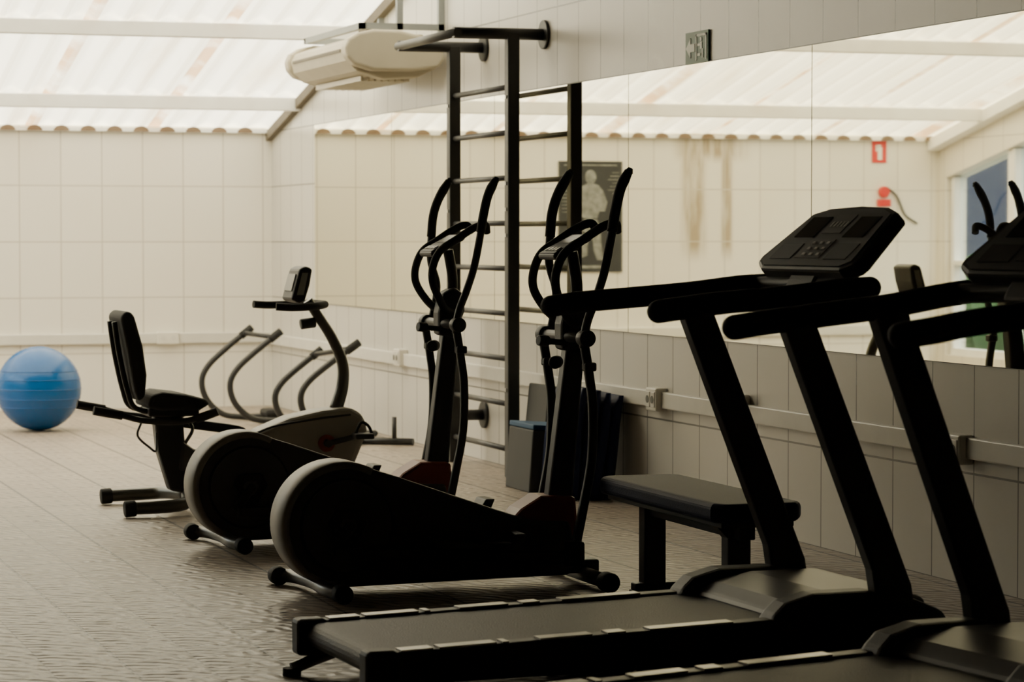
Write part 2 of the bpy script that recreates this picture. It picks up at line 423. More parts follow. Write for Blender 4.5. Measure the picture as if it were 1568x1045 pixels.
# ------------------------------------------------------------ air conditioner
g = G('air_conditioner', (4.8, 17.7, 2.6))
prof = [(4.43, 2.625), (4.455, 2.675), (4.52, 2.715), (4.62, 2.738), (4.80, 2.735), (4.95, 2.70), (5.08, 2.63), (5.10, 2.56), (5.06, 2.50), (4.9, 2.475), (4.62, 2.472), (4.49, 2.51), (4.44, 2.56)]
prism('end_cap_1', prof, 16.90, 17.02, 'ac', g, bevel=0.02, seg=3)
prism('end_cap_2', prof, 18.48, 18.60, 'ac', g, bevel=0.02, seg=3)
body = [(4.45, 2.615), (4.48, 2.67), (4.6, 2.715), (4.98, 2.72), (5.08, 2.66), (5.08, 2.50), (4.95, 2.44), (4.72, 2.425), (4.54, 2.475), (4.47, 2.54)]
prism('casing', body, 17.02, 18.48, 'ac', g, bevel=0.012)
box('outlet_slot', (4.445, 17.1, 2.60), (4.462, 18.4, 2.618), 'acdark', g)
boxes('underside_grille', [((4.60+0.045*i, 17.15, 2.418), (4.615+0.045*i, 18.35, 2.45)) for i in range(8)], 'ac', g)
boxes('mounting_frame', [((4.55, 16.98, 2.745), (5.12, 17.02, 2.785)), ((4.55, 18.45, 2.745), (5.12, 18.49, 2.785)),
      ((4.55, 16.98, 2.745), (4.59, 18.49, 2.785)), ((5.08, 16.98, 2.70), (5.12, 17.02, 3.15)), ((5.08, 18.45, 2.70), (5.12, 18.49, 2.98)),
      ((4.80, 16.98, 2.745), (4.84, 17.02, 3.2))], 'bracket', g)

# ------------------------------------------------------------ signs
g = G('exit_sign', (XR, 12.59, 2.345))
box('plate', (XR-0.012, 12.44, 2.265), (XR-0.001, 12.74, 2.425), 'signgreen', g, 0.002)
prism('arrow', [(12.725, 2.345), (12.665, 2.395), (12.665, 2.365), (12.61, 2.365), (12.61, 2.325), (12.665, 2.325), (12.665, 2.295)], XR-0.015, XR-0.012, 'signwhite', g, axis='X')
boxes('door_symbol', [((XR-0.015, 12.455, 2.280), (XR-0.012, 12.468, 2.410)), ((XR-0.015, 12.585, 2.280), (XR-0.012, 12.597, 2.410)),
     ((XR-0.015, 12.455, 2.398), (XR-0.012, 12.597, 2.410)), ((XR-0.015, 12.515, 2.335), (XR-0.012, 12.54, 2.37)), ((XR-0.015, 12.52, 2.374), (XR-0.012, 12.54, 2.392)),
     ((XR-0.015, 12.535, 2.30), (XR-0.012, 12.575, 2.314)), ((XR-0.015, 12.50, 2.29), (XR-0.012, 12.514, 2.335)), ((XR-0.015, 12.54, 2.35), (XR-0.012, 12.575, 2.362))], 'signwhite', g)

YP = YB-0.004
g = G('boxing_poster', (2.3, YP, 1.57))
box('sheet', (2.01, YP-0.010, 1.10), (2.59, YP, 2.05), 'poster', g)
def pel(cx, cz, rx, rz, n=20, ph=0): return [(cx+rx*math.cos(2*math.pi*i/n), cz+rz*math.sin(2*math.pi*i/n)) for i in range(n)]
def pf(name, poly, l=0): prism(name, poly, YP-0.012-0.002*l, YP-0.010-0.002*l, 'figure', g)
pf('head', pel(2.30, 1.915, 0.05, 0.062))
pf('shoulders', [(2.19, 1.80), (2.23, 1.845), (2.28, 1.86), (2.33, 1.86), (2.39, 1.83), (2.42, 1.76), (2.39, 1.66), (2.36, 1.56), (2.24, 1.56), (2.21, 1.66)])
pf('arm_1', [(2.19, 1.80), (2.15, 1.70), (2.17, 1.62), (2.25, 1.62), (2.31, 1.72), (2.30, 1.80), (2.26, 1.79), (2.23, 1.71)], 1)
pf('arm_2', [(2.42, 1.78), (2.45, 1.66), (2.42, 1.58), (2.30, 1.55), (2.26, 1.60), (2.36, 1.64), (2.37, 1.72)], 1)
pf('hips', [(2.24, 1.55), (2.36, 1.55), (2.39, 1.46), (2.35, 1.40), (2.24, 1.40), (2.21, 1.46)])
pf('leg_1', [(2.21, 1.45), (2.29, 1.43), (2.27, 1.28), (2.24, 1.20), (2.18, 1.20), (2.20, 1.32)])
pf('leg_2', [(2.31, 1.43), (2.39, 1.45), (2.41, 1.32), (2.39, 1.22), (2.33, 1.24), (2.33, 1.32)])
boxes('caption', [((2.06, YP-0.012, 2.01), (2.54, YP-0.010, 2.022)), ((2.20, YP-0.012, 1.13), (2.42, YP-0.010, 1.155))]+
      [((2.04, YP-0.012, 1.95-0.03*i), (2.10+0.02*(i % 3), YP-0.010, 1.957-0.03*i)) for i in range(7)]+
      [((2.49-0.01*(i % 2), YP-0.012, 1.85-0.03*i), (2.56, YP-0.010, 1.857-0.03*i)) for i in range(9)], 'figure', g)

g = G('fire_extinguisher_sign', (-0.43, YB, 2.17))
box('plate', (-0.50, YB-0.01, 2.06), (-0.36, YB-0.001, 2.27), 'signred', g)
boxes('symbol', [((-0.455, YB-0.013, 2.085), (-0.415, YB-0.01, 2.20)), ((-0.445, YB-0.013, 2.205), (-0.40, YB-0.01, 2.22)), ((-0.41, YB-0.013, 2.16), (-0.395, YB-0.01, 2.22))], 'signwhite', g)
g = G('fire_alarm_bell', (-0.47, YB, 1.76))
cyl('bell', (-0.47, YB-0.001, 1.80), (-0.47, YB-0.05, 1.80), 0.05, 'signred', g, bevel=0.012)
box('box', (-0.53, YB-0.05, 1.67), (-0.41, YB-0.001, 1.735), 'signred', g, 0.006)
tube('cable', [(-0.50, YB-0.02, 1.84), (-0.60, YB-0.02, 1.76), (-0.68, YB-0.02, 1.60), (-0.80, YB-0.02, 1.52)], 0.009, 'black', g)

# ------------------------------------------------------------ elliptical trainers
def elliptical(dy):
    g = G('elliptical_trainer', (3.1, 10.3, 0), (0, dy, 0))
    cx, cz, r = 2.665, 0.275, 0.243
    # housing : round fly-wheel end tapering to the post
    out = []
    for i in range(33):
        a = math.radians(270-i*(270-72)/32.0); out.append((cx+r*math.cos(a), cz+r*math.sin(a)))
    out += [(2.90, 0.455), (3.10, 0.385), (3.30, 0.315), (3.44, 0.27), (3.60, 0.26), (3.63, 0.12), (3.60, 0.045), (3.2, 0.04)]
    prism('housing', out, 10.20, 10.40, 'dgrey', g, bevel=0.015, seg=3)
    # rim band round the flywheel end, side light painted in as paler grey
    bm = bmesh.new(); n = 40; ro, ri = r+0.006, r-0.022
    L = []
    for i in range(n+1):
        a = math.radians(262-i*(262-62)/n); c, s = math.cos(a), math.sin(a)
        L.append([bm.verts.new((cx+rr*c, y, cz+rr*s)) for rr, y in ((ri, 10.19), (ro-0.008, 10.19), (ro, 10.20), (ro, 10.40), (ro-0.008, 10.41), (ri, 10.41))])
    for p, q in zip(L, L[1:]):
        for j in range(6): bm.faces.new((p[j], p[(j+1) % 6], q[(j+1) % 6], q[j]))
    bm.faces.new(L[0]); bm.faces.new(L[-1][::-1])
    finish('rim', bm, 'rim', g, smooth=True)
    for s, y in ((-1, 10.20), (1, 10.40)):
        cyl('side_disc', (cx+0.01, y, cz), (cx+0.01, y+s*0.012, cz), 0.188, 'rubber', g, 48, bevel=0.004)
        cyl('disc_face', (cx+0.01, y+s*0.012, cz), (cx+0.01, y+s*0.015, cz), 0.178, 'dgrey', g, 48)
        tri = []
        for k in range(3):
            a = math.radians(90+120*k)
            for da, rr in ((-22, 0.080), (22, 0.080)):
                b = a+math.radians(da+60); tri.append((cx+0.01+rr*math.cos(b), cz+rr*math.sin(b)))
        prism('crank_cover', tri, y+s*0.012, y+s*0.035, 'rubber', g, bevel=0.006)
        tri2 = [(cx+0.01+(p-cx-0.01)*0.45, cz+(q_-cz)*0.45) for p, q_ in tri]
        prism('crank_cover_inlay', tri2, y+s*0.035, y+s*0.038, 'dgrey', g)
        cyl('crank_hub', (cx+0.01, y, cz), (cx+0.01, y+s*0.06, cz), 0.018, 'black', g, 24)
    # crank arms, pedal beams and pedals
    for s, cp, yb in ((-1, (2.60, 0.175), 10.10), (1, (2.74, 0.375), 10.50)):
        sweep('crank_arm', [(cx+0.01, yb+(-s)*0.055, cz), (cp[0], yb+(-s)*0.055, cp[1])], rrect(0.018, 0.04), 'black', g, 1)
        ye = 10.05 if s < 0 else 10.55
        sweep('pedal_beam', [(cp[0], yb, cp[1]), (3.0, yb, cp[1]*0.6+0.06), (3.35, (yb+ye)/2, 0.14), (3.56, ye, 0.135)], rrect(0.035, 0.045), 'black', g, 5)
        pz = cp[1]*0.5+0.12
        prism('pedal', [(2.98, pz-0.02), (3.33, pz-0.04), (3.36, pz+0.03), (3.32, pz+0.03), (3.30, pz-0.005), (3.0, pz+0.01), (2.97, pz+0.03)], yb-0.065, yb+0.065, 'blackplastic', g, bevel=0.006)
    # stabilisers
    tube('rear_stabiliser', [(2.50, 10.64, 0.035), (2.55, 10.55, 0.04), (2.57, 10.3, 0.045), (2.57, 10.10, 0.04), (2.60, 9.99, 0.035)], 0.028, 'foot', g, 5, side=(1, 0, 0))
    for y, x in ((9.98, 2.60), (10.62, 2.50)): cyl('end_cap', (x, y-0.035, 0.037), (x, y+0.035, 0.037), 0.037, 'rubber', g, 20, bevel=0.006)
    tube('front_stabiliser', [(3.68, 10.62, 0.04), (3.68, 9.99, 0.04)], 0.03, 'foot', g, 1, side=(1, 0, 0))
    for y in (9.98, 10.62): cyl('end_cap', (3.68, y-0.035, 0.04), (3.68, y+0.035, 0.04), 0.04, 'rubber', g, 20, bevel=0.006)
    box('front_base', (3.5, 10.24, 0.045), (3.74, 10.36, 0.10), 'black', g, 0.01)
    # red collar and post
    prism('collar', [(3.36, 0.275), (3.40, 0.315), (3.485, 0.365), (3.63, 0.36), (3.64, 0.24), (3.62, 0.18), (3.52, 0.24)], 10.215, 10.385, 'red', g, bevel=0.015)
    prism('post', [(3.51, 0.20), (3.625, 0.20), (3.645, 0.5), (3.70, 1.10), (3.625, 1.10), (3.555, 0.55)], 10.265, 10.335, 'black', g, bevel=0.01)
    tube('pivot_axle', [(3.61, 10.03, 1.0), (3.61, 10.57, 1.0)], 0.022, 'black', g, 1, side=(1, 0, 0))
    prism('head', [(3.58, 0.95), (3.66, 0.93), (3.71, 1.06), (3.70, 1.14), (3.66, 1.17), (3.60, 1.14), (3.58, 1.05)], 10.25, 10.35, 'blackplastic', g, bevel=0.015)
    cyl('tension_knob_stem', (3.60, 10.26, 0.975), (3.50, 10.24, 0.985), 0.012, 'black', g, 16)
    cyl('tension_knob', (3.52, 10.244, 0.983), (3.475, 10.235, 0.988), 0.022, 'blackplastic', g, 20, bevel=0.004)
    cyl('post_knob', (3.56, 10.25, 0.90), (3.53, 10.19, 0.90), 0.026, 'blackplastic', g, 20, bevel=0.004)
    # console
    tube('console_mast', [(3.66, 10.3, 1.12), (3.66, 10.3, 1.22), (3.64, 10.3, 1.34)], 0.024, 'black', g)
    R = rot('Y', -28)
    pv = (3.61, 10.3, 1.36)
    box('console', (3.52, 10.20, 1.345), (3.70, 10.40, 1.372), 'blackplastic', g, 0.01, R, pv)
    box('console_panel', (3.53, 10.21, 1.372), (3.69, 10.39, 1.375), 'panel', g, 0, R, pv)
    box('console_screen', (3.615, 10.235, 1.375), (3.68, 10.365, 1.377), 'lcd', g, 0, R, pv)
    for i in range(4): box('console_button', (3.55, 10.225+0.04*i, 1.375), (3.575, 10.25+0.04*i, 1.379), 'button', g, 0, R, pv)
    # fixed handlebars
    for s in (-1, 1):
        y = 10.3+s*0.14
        tube('fixed_handle', [(3.79, y-s*0.02, 1.42), (3.775, y, 1.455), (3.72, y, 1.44), (3.64, y, 1.39), (3.56, y, 1.335), (3.525, y, 1.26), (3.525, y, 1.19), (3.56, y-s*0.02, 1.12), (3.60, y-s*0.06, 1.07), (3.65, 10.3+s*0.04, 1.05)], 0.018, 'rubber', g, 6)
        # moving arm
        y = 10.3+s*0.25
        P = [(3.79, 1.66), (3.755, 1.59), (3.733, 1.50), (3.72, 1.42), (3.69, 1.27), (3.65, 1.15), (3.615, 1.06), (3.60, 0.96)]
        if s > 0: P = [(3.72, 1.664), (3.67, 1.58), (3.643, 1.50), (3.633, 1.40), (3.63, 1.29), (3.66, 1.18), (3.65, 1.08), (3.62, 0.96)]
        pts = [(a, y, b) for a, b in P]
        tube('moving_arm', pts, 0.0175, 'black', g, 6)
        tube('arm_grip', pts[:4], 0.021, 'rubber', g, 6, sc=[0.8, 1.05, 1, 1, 1, 1, 1])
        cyl('grip_cap', (P[0][0], y, P[0][1]-0.004), (P[0][0]+0.008, y, P[0][1]+0.012), 0.018, 'rubber', g, 16, r2=0.01)
        cyl('pivot_housing', (3.61, y-0.03, 1.0), (3.61, y+0.03, 1.0), 0.034, 'blackplastic', g, 24, bevel=0.006)
        low = [(3.60, y, 1.0), (3.625, y, 0.85), (3.64, y, 0.72), (3.635, y, 0.52), (3.60, y, 0.33), (3.565, y, 0.16)]
        sweep('lower_arm', low, rrect(0.028, 0.036), 'black', g, 6)
        box('arm_clamp', (3.60, y-0.024, 0.87), (3.65, y+0.024, 0.905), 'blackplastic', g, 0.008)
        box('lower_joint', (3.53, y-0.03, 0.10), (3.60, y+0.03, 0.20), 'blackplastic', g, 0.012)
elliptical(0.0); elliptical(1.72)

# ------------------------------------------------------------ treadmills
def treadmill(dx, dy, rz, rail_drop):
    g = G('treadmill', (3.05, 8.085, 0), (dx, dy, 0), math.radians(rz))
    y0, y1 = 7.69, 8.48
    # base frame / side rails
    for nm, a, b in (('side_rail_1', y0, y0+0.07), ('side_rail_2', y1-0.07, y1)):
        prism(nm, [(2.05, 0.075), (3.95, 0.085), (3.95, 0.19), (3.5, 0.215), (2.10, 0.175), (2.05, 0.165)], a, b, 'black', g, bevel=0.008)
    for ya in (y0+0.004, y1-0.062):
        segs = []
        x = 2.14
        for ln, gap in ((0.10, .02), (0.18, 0.02), (0.02, 0.10), (0.17, 0.05), (0.06, 0.08), (0.28, 0.02)):
            segs.append((x, x+ln)); x += ln+gap
        bm = bmesh.new()
        for a, b in segs:
            vs = []
            for xx, yy in ((a, ya), (b, ya), (b, ya+0.055), (a, ya+0.055)):
                zz = 0.177+(xx-2.10)*0.04/1.4
                vs.append((bm.verts.new((xx, yy, zz-0.003)), bm.verts.new((xx, yy, zz+0.003))))
            bm.faces.new([v[1] for v in vs]); bm.faces.new([v[0] for v in vs][::-1])
            for i in range(4): bm.faces.new((vs[i][0], vs[(i+1) % 4][0], vs[(i+1) % 4][1], vs[i][1]))
        finish('deck_strip', bm, 'strip', g)
    # belt loop
    belt = [(2.10+0.045*math.cos(math.radians(a)), 0.13+0.04*math.sin(math.radians(a))) for a in range(90, 271, 18)]
    belt = [(3.55, 0.208)] + belt + [(3.55, 0.10)]
    prism('belt', belt, y0+0.075, y1-0.075, 'belt', g)
    box('deck_board', (2.16, y0+0.07, 0.10), (3.5, y1-0.07, 0.15), 'black', g)
    for a, b in ((y0-0.006, y0+0.076), (y1-0.076, y1+0.006)):
        box('rear_cap', (2.03, a, 0.065), (2.13, b, 0.182), 'blackplastic', g, 0.014)
    cyl('rear_roller', (2.10, y0+0.06, 0.13), (2.10, y1-0.06, 0.13), 0.036, 'foot', g)
    # rear feet
    for y in (y0+0.04, y1-0.04):
        tube('rear_foot', [(2.20, y, 0.08), (2.10, y, 0.05), (2.02, y, 0.022)], 0.02, 'foot', g)
        cyl('foot_pad', (2.02, y, 0.0), (2.02, y, 0.025), 0.03, 'rubber', g, 20)
    box('rear_cross_bar', (2.20, y0+0.02, 0.045), (2.25, y1-0.02, 0.08), 'foot', g, 0.005)
    # front base, hood
    boxes('base_frame', [((2.9, y0+0.01, 0.03), (4.02, y0+0.07, 0.085)), ((2.9, y1-0.07, 0.03), (4.02, y1-0.01, 0.085)), ((3.96, y0+0.01, 0.03), (4.02, y1-0.01, 0.085))], 'black', g, 0.006)
    for y in (y0+0.04, y1-0.04):
        cyl('transport_wheel', (3.98, y-0.02, 0.04), (3.98, y+0.02, 0.04), 0.04, 'rubber', g, 24, bevel=0.005)
        cyl('front_foot', (3.05, y, 0.0), (3.05, y, 0.035), 0.03, 'rubber', g, 20)
    prism('motor_hood', [(3.40, 0.10), (3.40, 0.215), (3.46, 0.25), (3.60, 0.275), (3.84, 0.275), (3.95, 0.24), (3.97, 0.10)], y0+0.10, y1-0.10, 'hood', g, bevel=0.02, seg=3)
    for a, b in ((y0-0.01, y0+0.11), (y1-0.11, y1+0.01)):
        prism('base_cap', [(3.34, 0.16), (3.35, 0.215), (3.40, 0.26), (3.50, 0.285), (3.70, 0.285), (3.84, 0.26), (3.96, 0.21), (4.0, 0.12), (4.0, 0.07), (3.38, 0.08)], a, b, 'blackplastic', g, bevel=0.025, seg=3)
    # uprights
    for y, xo in ((y0+0.025, 0.06), (y1-0.025, 0.0)):
        prism('upright', [(3.74, 0.10), (3.87, 0.10), (3.84, 0.30), (3.48, 1.18), (3.365, 1.18), (3.70, 0.35)], y-0.03, y+0.03, 'black', g, bevel=0.008)
        rd = rail_drop
        rail = [(2.915+xo, y, 1.172-rd), (3.02+xo, y, 1.185-rd), (3.20, y, 1.198-rd*.8), (3.42, y, 1.215-rd*.6), (3.60, y, 1.235-rd*.3), (3.70, y, 1.24)]
        tube('handrail', rail, 0.036, 'rubber', g, 6)
        sphere('rail_end', rail[0], 0.0355, 'rubber', g)
        sphere('rail_tip', (3.70, y, 1.24), 0.0355, 'rubber', g)
    tube('cross_bar', [(3.66, y0+0.02, 1.235), (3.68, 8.085, 1.245), (3.66, y1-0.02, 1.235)], 0.03, 'black', g, 6, side=(1, 0, 0))
    # console
    prism('console_neck', [(3.62, 1.22), (3.72, 1.22), (3.80, 1.38), (3.70, 1.36)], 7.99, 8.18, 'blackplastic', g, bevel=0.012)
    e1 = Vector((0, 1, 0)); e2 = Vector((0.20, 0, 0.18)).normalized(); nn = Vector((-e2.z, 0, e2.x)); O = Vector((3.655, 8.085, 1.315))
    def slab(name, poly, h0, h1, mat, bev=0.0):
        bm = bmesh.new()
        a = [bm.verts.new(O+e1*p+e2*q+nn*h0) for p, q in poly]; b = [bm.verts.new(O+e1*p+e2*q+nn*h1) for p, q in poly]; n = len(poly)
        bm.faces.new(a); bm.faces.new(b[::-1])
        for i in range(n): bm.faces.new((a[i], b[i], b[(i+1) % n], a[(i+1) % n]))
        return finish(name, bm, mat, g, bev)
    slab('console_shell', [(-0.34, 0.0), (-0.28, -0.03), (0.28, -0.03), (0.35, 0.0), (0.36, 0.03), (0.29, 0.25), (0.20, 0.275), (0, 0.285), (-0.20, 0.275), (-0.29, 0.25), (-0.35, 0.03)], -0.055, 0.0, 'blackplastic', 0.012)
    slab('console_panel', [(-0.32, 0.01), (-0.27, -0.015), (0.27, -0.015), (0.32, 0.01), (0.27, 0.235), (0.19, 0.258), (-0.19, 0.258), (-0.27, 0.235)], 0.0, 0.004, 'panel')
    def q(name, a, b, c, d, mat, h=0.006): slab(name, [(a, c), (b, c), (b, d), (a, d)], 0.004, h, mat)
    q('display_1', 0.10, 0.24, 0.12, 0.22, 'screen'); q('display_2', -0.06, 0.07, 0.14, 0.23, 'hood'); q('display_3', -0.24, -0.10, 0.12, 0.22, 'screen')
    q('key_field', -0.08, 0.09, 0.02, 0.11, 'hood'); q('tray', 0.12, 0.27, 0.015, 0.09, 'blackplastic'); q('tray', -0.27, -0.12, 0.015, 0.09, 'blackplastic')
    for i in range(3):
        for j in range(3): q('key', -0.065+0.05*i, -0.045+0.05*i, 0.03+0.027*j, 0.042+0.027*j, 'button', 0.009)
    for i in range(5): q('led', -0.05+0.024*i, -0.04+0.024*i, 0.17, 0.195, 'button', 0.007)
treadmill(0.015, 0, 2.5, 0.0); treadmill(0.09, -1.43, 7.5, 0.025)

# ------------------------------------------------------------ recumbent exercise bike
g = G('exercise_bike', (2.95, 13.75, 0))
yc = 13.75
for y in (13.40, 14.10):
    tube('rear_foot', [(2.40, y, 0.045), (2.60, y, 0.05), (2.70, y*0.8+yc*0.2, 0.06), (2.76, yc, 0.075)], 0.033, 'foot', g, 6)
    cyl('foot_cap', (2.37, y, 0.042), (2.43, y, 0.045), 0.041, 'rubber', g, 20, bevel=0.008)
prism('rear_post', [(2.66, 0.10), (2.80, 0.07), (2.78, 0.20), (2.74, 0.36), (2.73, 0.49), (2.58, 0.49), (2.60, 0.30)], yc-0.05, yc+0.05, 'black', g, bevel=0.015)
prism('main_beam', [(2.70, 0.20), (2.90, 0.17), (3.2, 0.20), (3.2, 0.34), (2.98, 0.33), (2.80, 0.30), (2.72, 0.36)], yc-0.06, yc+0.06, 'dgrey', g, bevel=0.02)
prism('shroud', [(3.02, 0.32), (3.12, 0.40), (3.28, 0.465), (3.45, 0.50), (3.60, 0.515), (3.67, 0.475), (3.70, 0.39), (3.62, 0.20), (3.50, 0.13), (3.25, 0.12), (3.08, 0.18)], yc-0.11, yc+0.11, 'grey', g, bevel=0.03, seg=3)
sweep('shroud_rib', [(3.06, yc-0.112, 0.375), (3.2, yc-0.112, 0.425), (3.4, yc-0.112, 0.455), (3.6, yc-0.112, 0.475)], circ(0.006, 8), 'blackplastic', g)
for s in (-1, 1):
    cyl('crank_disc', (3.47, yc+s*0.11, 0.33), (3.47, yc+s*0.125, 0.33), 0.045, 'red', g, 32, bevel=0.004)
    cyl('crank_axle', (3.47, yc+s*0.11, 0.33), (3.47, yc+s*0.16, 0.33), 0.02, 'black', g, 20)
    pp = (3.64, 0.37) if s < 0 else (3.30, 0.29)
    sweep('crank', [(3.47, yc+s*0.15, 0.33), (pp[0], yc+s*0.15, pp[1])], rrect(0.016, 0.03), 'black', g, 1)
    box('pedal', (pp[0]-0.05, yc+s*0.16 if s > 0 else yc-0.26, pp[1]-0.015), (pp[0]+0.05, yc+0.26 if s > 0 else yc-0.16, pp[1]+0.015), 'blackplastic', g, 0.008)
    tube('pedal_strap', [(pp[0]-0.04, yc+s*0.21, pp[1]+0.01), (pp[0]-0.01, yc+s*0.21, pp[1]+0.07), (pp[0]+0.03, yc+s*0.21, pp[1]+0.05), (pp[0]+0.05, yc+s*0.21, pp[1])], 0.008, 'rubber', g)
tube('front_foot', [(3.72, 13.45, 0.045), (3.72, 14.05, 0.045)], 0.033, 'foot', g, 1, side=(1, 0, 0))
for y in (13.45, 14.05): cyl('foot_cap', (3.72, y-0.035, 0.045), (3.72, y+0.035, 0.045), 0.043, 'rubber', g, 20, bevel=0.006)
box('front_base', (3.5, yc-0.05, 0.05), (3.75, yc+0.05, 0.16), 'black', g, 0.01)
# seat
prism('seat_pad', [(2.52, 0.535), (2.54, 0.60), (2.60, 0.615), (2.72, 0.60), (2.82, 0.575), (2.845, 0.55), (2.80, 0.525), (2.60, 0.52)], yc-0.20, yc+0.20, 'rubber', g, bevel=0.03, seg=4)
box('seat_plate', (2.54, yc-0.12, 0.485), (2.80, yc+0.12, 0.53), 'black', g, 0.008)
prism('backrest_pad', [(2.385, 1.00), (2.42, 1.03), (2.455, 1.01), (2.50, 0.85), (2.52, 0.70), (2.51, 0.59), (2.475, 0.565), (2.455, 0.62), (2.42, 0.82)], yc-0.19, yc+0.19, 'rubber', g, bevel=0.03, seg=4)
for s in (-0.07, 0.07):
    tube('backrest_rail', [(2.375, yc+s, 0.97), (2.40, yc+s, 0.80), (2.44, yc+s, 0.62), (2.48, yc+s, 0.53), (2.60, yc+s, 0.50)], 0.014, 'black', g)
for s in (-1, 1):
    tube('seat_handle', [(2.25, yc+s*0.26, 0.53), (2.36, yc+s*0.26, 0.51), (2.50, yc+s*0.25, 0.475), (2.70, yc+s*0.20, 0.465), (2.86, yc+s*0.23, 0.51)], 0.016, 'black', g)
    tube('seat_grip', [(2.235, yc+s*0.26, 0.533), (2.30, yc+s*0.26, 0.52), (2.38, yc+s*0.26, 0.505)], 0.023, 'rubber', g)
    tube('front_grip', [(2.76, yc+s*0.21, 0.475), (2.82, yc+s*0.22, 0.495), (2.87, yc+s*0.235, 0.515)], 0.023, 'rubber', g)
tube('handle_cross_tube', [(2.68, yc-0.2, 0.465), (2.68, yc+0.2, 0.465)], 0.016, 'black', g, 1, side=(1, 0, 0))
sweep('seat_slide', [(2.60, yc, 0.47), (2.80, yc, 0.435), (3.02, yc, 0.40), (3.06, yc, 0.37)], rrect(0.06, 0.05), 'black', g, 4)
tube('adjust_lever', [(2.74, yc-0.08, 0.47), (2.76, yc-0.14, 0.42), (2.72, yc-0.15, 0.35)], 0.009, 'foot', g)
tube('pulse_cable', [(2.48, yc-0.24, 0.47), (2.46, yc-0.24, 0.40), (2.52, yc-0.24, 0.34), (2.56, yc-0.2, 0.32), (2.58, yc-0.1, 0.40)], 0.006, 'foot', g)
# mast, handlebar, console
tube('mast', [(3.55, yc, 0.50), (3.585, yc, 0.62), (3.585, yc, 0.74), (3.53, yc, 0.87), (3.46, yc, 0.98), (3.40, yc, 1.07)], 0.03, 'foot', g, 8, sc=[1.2, 1.0, 0.9, 0.85])
cyl('mast_knob', (3.44, yc, 0.955), (3.36, yc, 0.945), 0.028, 'blackplastic', g, 20, bevel=0.006)
tube('handlebar', [(3.17, yc-0.26, 1.045), (3.26, yc-0.27, 1.04), (3.38, yc-0.24, 1.045), (3.46, yc-0.12, 1.05), (3.475, yc, 1.05), (3.46, yc+0.12, 1.05), (3.38, yc+0.24, 1.045), (3.26, yc+0.27, 1.04), (3.17, yc+0.26, 1.045)], 0.02, 'rubber', g, 6, side=(0, 0, 1))
prism('console', [(3.285, 1.075), (3.33, 1.235), (3.365, 1.25), (3.40, 1.235), (3.385, 1.15), (3.36, 1.07), (3.33, 1.055)], yc-0.11, yc+0.11, 'blackplastic', g, bevel=0.012)
box('console_screen', (3.295, yc-0.08, 1.12), (3.303, yc+0.08, 1.21), 'lcd', g, 0, rot('Y', 15.7), (3.299, yc, 1.135))
prism('console_side_inlay', [(3.315, 1.10), (3.345, 1.215), (3.375, 1.215), (3.35, 1.10)], yc-0.114, yc-0.109, 'lcd', g)

# ------------------------------------------------------------ ab rollers
def abroller(A0, B0):
    g = G('ab_roller', ((A0[0]+B0[0])/2, (A0[1]+B0[1])/2, 0))
    shape = [(0.39, 0.71), (0.20, 0.56), (0.05, 0.42), (0.0, 0.30), (0.04, 0.16), (0.16, 0.05), (0.32, 0.025), (0.50, 0.03)]
    rails = []
    for (x, y, k, hz) in (A0, B0):
        pts = [(x+a*k, y, max(0.024, b*hz)) for a, b in shape]
        tube('curved_rail', pts, 0.023, 'black', g, 6)
        grp_ = [Vector(pts[0]), Vector(pts[0]).lerp(Vector(pts[1]), 0.45)]
        tube('rail_grip', grp_, 0.029, 'rubber', g, 1)
        rails.append(pts)
    tube('top_bar', [Vector(rails[0][0]).lerp(Vector(rails[0][1]), .3), Vector(rails[1][0]).lerp(Vector(rails[1][1]), .3)], 0.018, 'black', g, 1, side=(0, 0, 1))
    tube('rear_bar', [rails[0][6], rails[1][6]], 0.016, 'black', g, 1, side=(0, 0, 1))
    m0 = Vector(rails[0][7]).lerp(Vector(rails[1][7]), .5)
    tube('base_bar', [rails[0][7], rails[1][7]], 0.016, 'black', g, 1, side=(0, 0, 1))
    box('head_pad', (m0.x-0.14, m0.y-0.12, 0.04), (m0.x-0.02, m0.y+0.12, 0.10), 'rubber', g, 0.025)
abroller((4.19, 20.3, 1.0, 1.0), (4.30, 19.8, 1.0, 0.98))
abroller((4.42, 18.85, 0.88, 0.84), (4.46, 18.25, 1.08, 0.94))

g = G('push_up_stand', (4.83, 17.55, 0))
tube('base_bar', [(4.62, 17.75, 0.025), (5.04, 17.45, 0.025)], 0.024, 'black', g, 1)
tube('cross_foot', [(4.66, 17.5, 0.022), (4.80, 17.85, 0.022)], 0.022, 'black', g, 1)
tube('upright', [(4.93, 17.53, 0.03), (4.93, 17.53, 0.19)], 0.016, 'black', g, 1)
tube('grip', [(4.64, 17.72, 0.13), (4.74, 17.66, 0.13)], 0.022, 'rubber', g, 1)
tube('short_post', [(4.69, 17.7, 0.03), (4.69, 17.7, 0.13)], 0.016, 'black', g, 1)

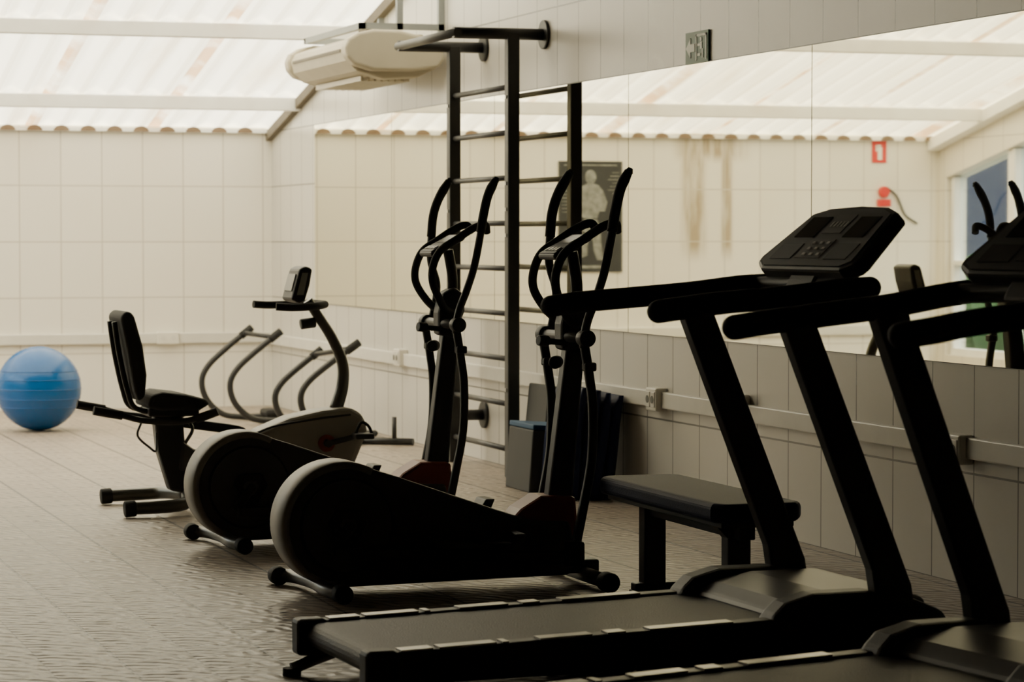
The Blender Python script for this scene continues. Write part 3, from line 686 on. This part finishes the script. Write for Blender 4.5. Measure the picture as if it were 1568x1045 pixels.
# ------------------------------------------------------------ bench
g = G('workout_bench', (3.86, 9.45, 0), (-0.025, 0, 0))
prism('pad', [(3.685, 8.88), (3.72, 8.82), (4.0, 8.82), (4.035, 8.88), (4.035, 10.02), (4.0, 10.07), (3.72, 10.07), (3.685, 10.02)], 0.385, 0.455, 'navy', g, axis='Z', bevel=0.022, seg=4)
box('pad_board', (3.72, 8.86, 0.365), (4.0, 10.03, 0.387), 'black', g, 0.004)
box('spine', (3.83, 8.95, 0.31), (3.89, 9.95, 0.366), 'black', g, 0.005)
for y in (9.06, 9.90):
    box('leg', (3.815, y-0.035, 0.03), (3.905, y+0.035, 0.366), 'black', g, 0.006)
    box('foot', (3.80-0.02, y-0.03, 0.012), (4.10, y+0.03, 0.045), 'black', g, 0.006)
    boxes('foot_pads', [((3.775, y-0.035, 0), (3.83, y+0.035, 0.015)), ((4.06, y-0.035, 0), (4.115, y+0.035, 0.015))], 'rubber', g, 0.003)
prism('gusset', [(3.815, 0.366), (3.76, 0.366), (3.815, 0.31)], 9.03, 9.09, 'black', g)

# ------------------------------------------------------------ mats leaning by the wall
g = G('foam_step_block', (4.78, 14.35, 0))
box('block', (4.70, 14.00, 0.0), (4.92, 14.42, 0.345), 'matgrey', g, 0.008, rot('Y', 4), (4.70, 14.05, 0))
box('top_layer', (4.70, 14.00, 0.347), (4.92, 14.42, 0.375), 'matblue', g, 0.006, rot('Y', 4), (4.70, 14.05, 0))
g = G('foam_mat', (4.98, 14.70, 0))
box('panel_1', (4.93, 14.50, 0.0), (4.985, 14.86, 0.56), 'matgrey', g, 0.01, rot('Y', 6), (4.93, 14.7, 0))
box('panel_2', (4.995, 14.50, 0.0), (5.03, 14.86, 0.53), 'matblue', g, 0.01, rot('Y', 6), (4.995, 14.7, 0))
g = G('folded_exercise_mat', (4.95, 13.75, 0))
for i in range(4):
    x = 4.74+0.068*i
    bm = bmesh.new()
    # soft, slightly slumped fold: loft of rounded slices leaning to the wall
    secs = []
    nz_ = 10
    for k in range(nz_+1):
        t = k/nz_; z = t*(0.60-0.015*i)
        lean = 0.05*t+0.03*t*t; bulge = 0.010*math.sin(t*7+i*1.7)
        th = 0.033*(1 - 0.55*t**6); wd = 0.235*(1-0.06*t**3)+0.008*math.sin(5*t+i)
        cx_ = x+0.035+lean+bulge*0.5; cy_ = 13.73+0.012*math.sin(3*t+i*2)
        secs.append([bm.verts.new((cx_+a, cy_+b, z)) for a, b in rrect(2*th, 2*wd, min(th*0.9, 0.028), 4)])
    m_ = len(secs[0])
    for a, b in zip(secs, secs[1:]):
        for j in range(m_): bm.faces.new((a[j], a[(j+1) % m_], b[(j+1) % m_], b[j]))
    bm.faces.new(secs[0][::-1]); bm.faces.new(secs[-1])
    finish('fold_%d' % (i+1), bm, 'navy', g, smooth=True)

# ------------------------------------------------------------ light
w = bpy.data.worlds.new('sky'); scene.world = w; w.use_nodes = True
bg = w.node_tree.nodes['Background']; bg.inputs[0].default_value = (1.0, 0.98, 0.925, 1); bg.inputs[1].default_value = 6.5
sd = bpy.data.lights.new('sun', 'SUN'); sd.energy = 16.0; sd.angle = math.radians(8); sd.color = (1, 0.96, 0.87)
so = bpy.data.objects.new('sun', sd); COL.objects.link(so); so.rotation_euler = (math.radians(-18), math.radians(22), 0); so.location = (3, 18, 9)

# ------------------------------------------------------------ camera
cd = bpy.data.cameras.new('camera'); cd.lens = 36*4150/1568; cd.sensor_width = 36; cd.clip_end = 200
cam = bpy.data.objects.new('camera', cd); COL.objects.link(cam)
cam.location = (0, 0, 1.4); cam.rotation_euler = (math.radians(90-2.2), 0, math.radians(-18.2))
cd.dof.use_dof = True; cd.dof.focus_distance = 11.0; cd.dof.aperture_fstop = 5.0
scene.camera = cam
scene.view_settings.view_transform = 'AgX'
scene.view_settings.look = 'None'
scene.view_settings.exposure = 0.1
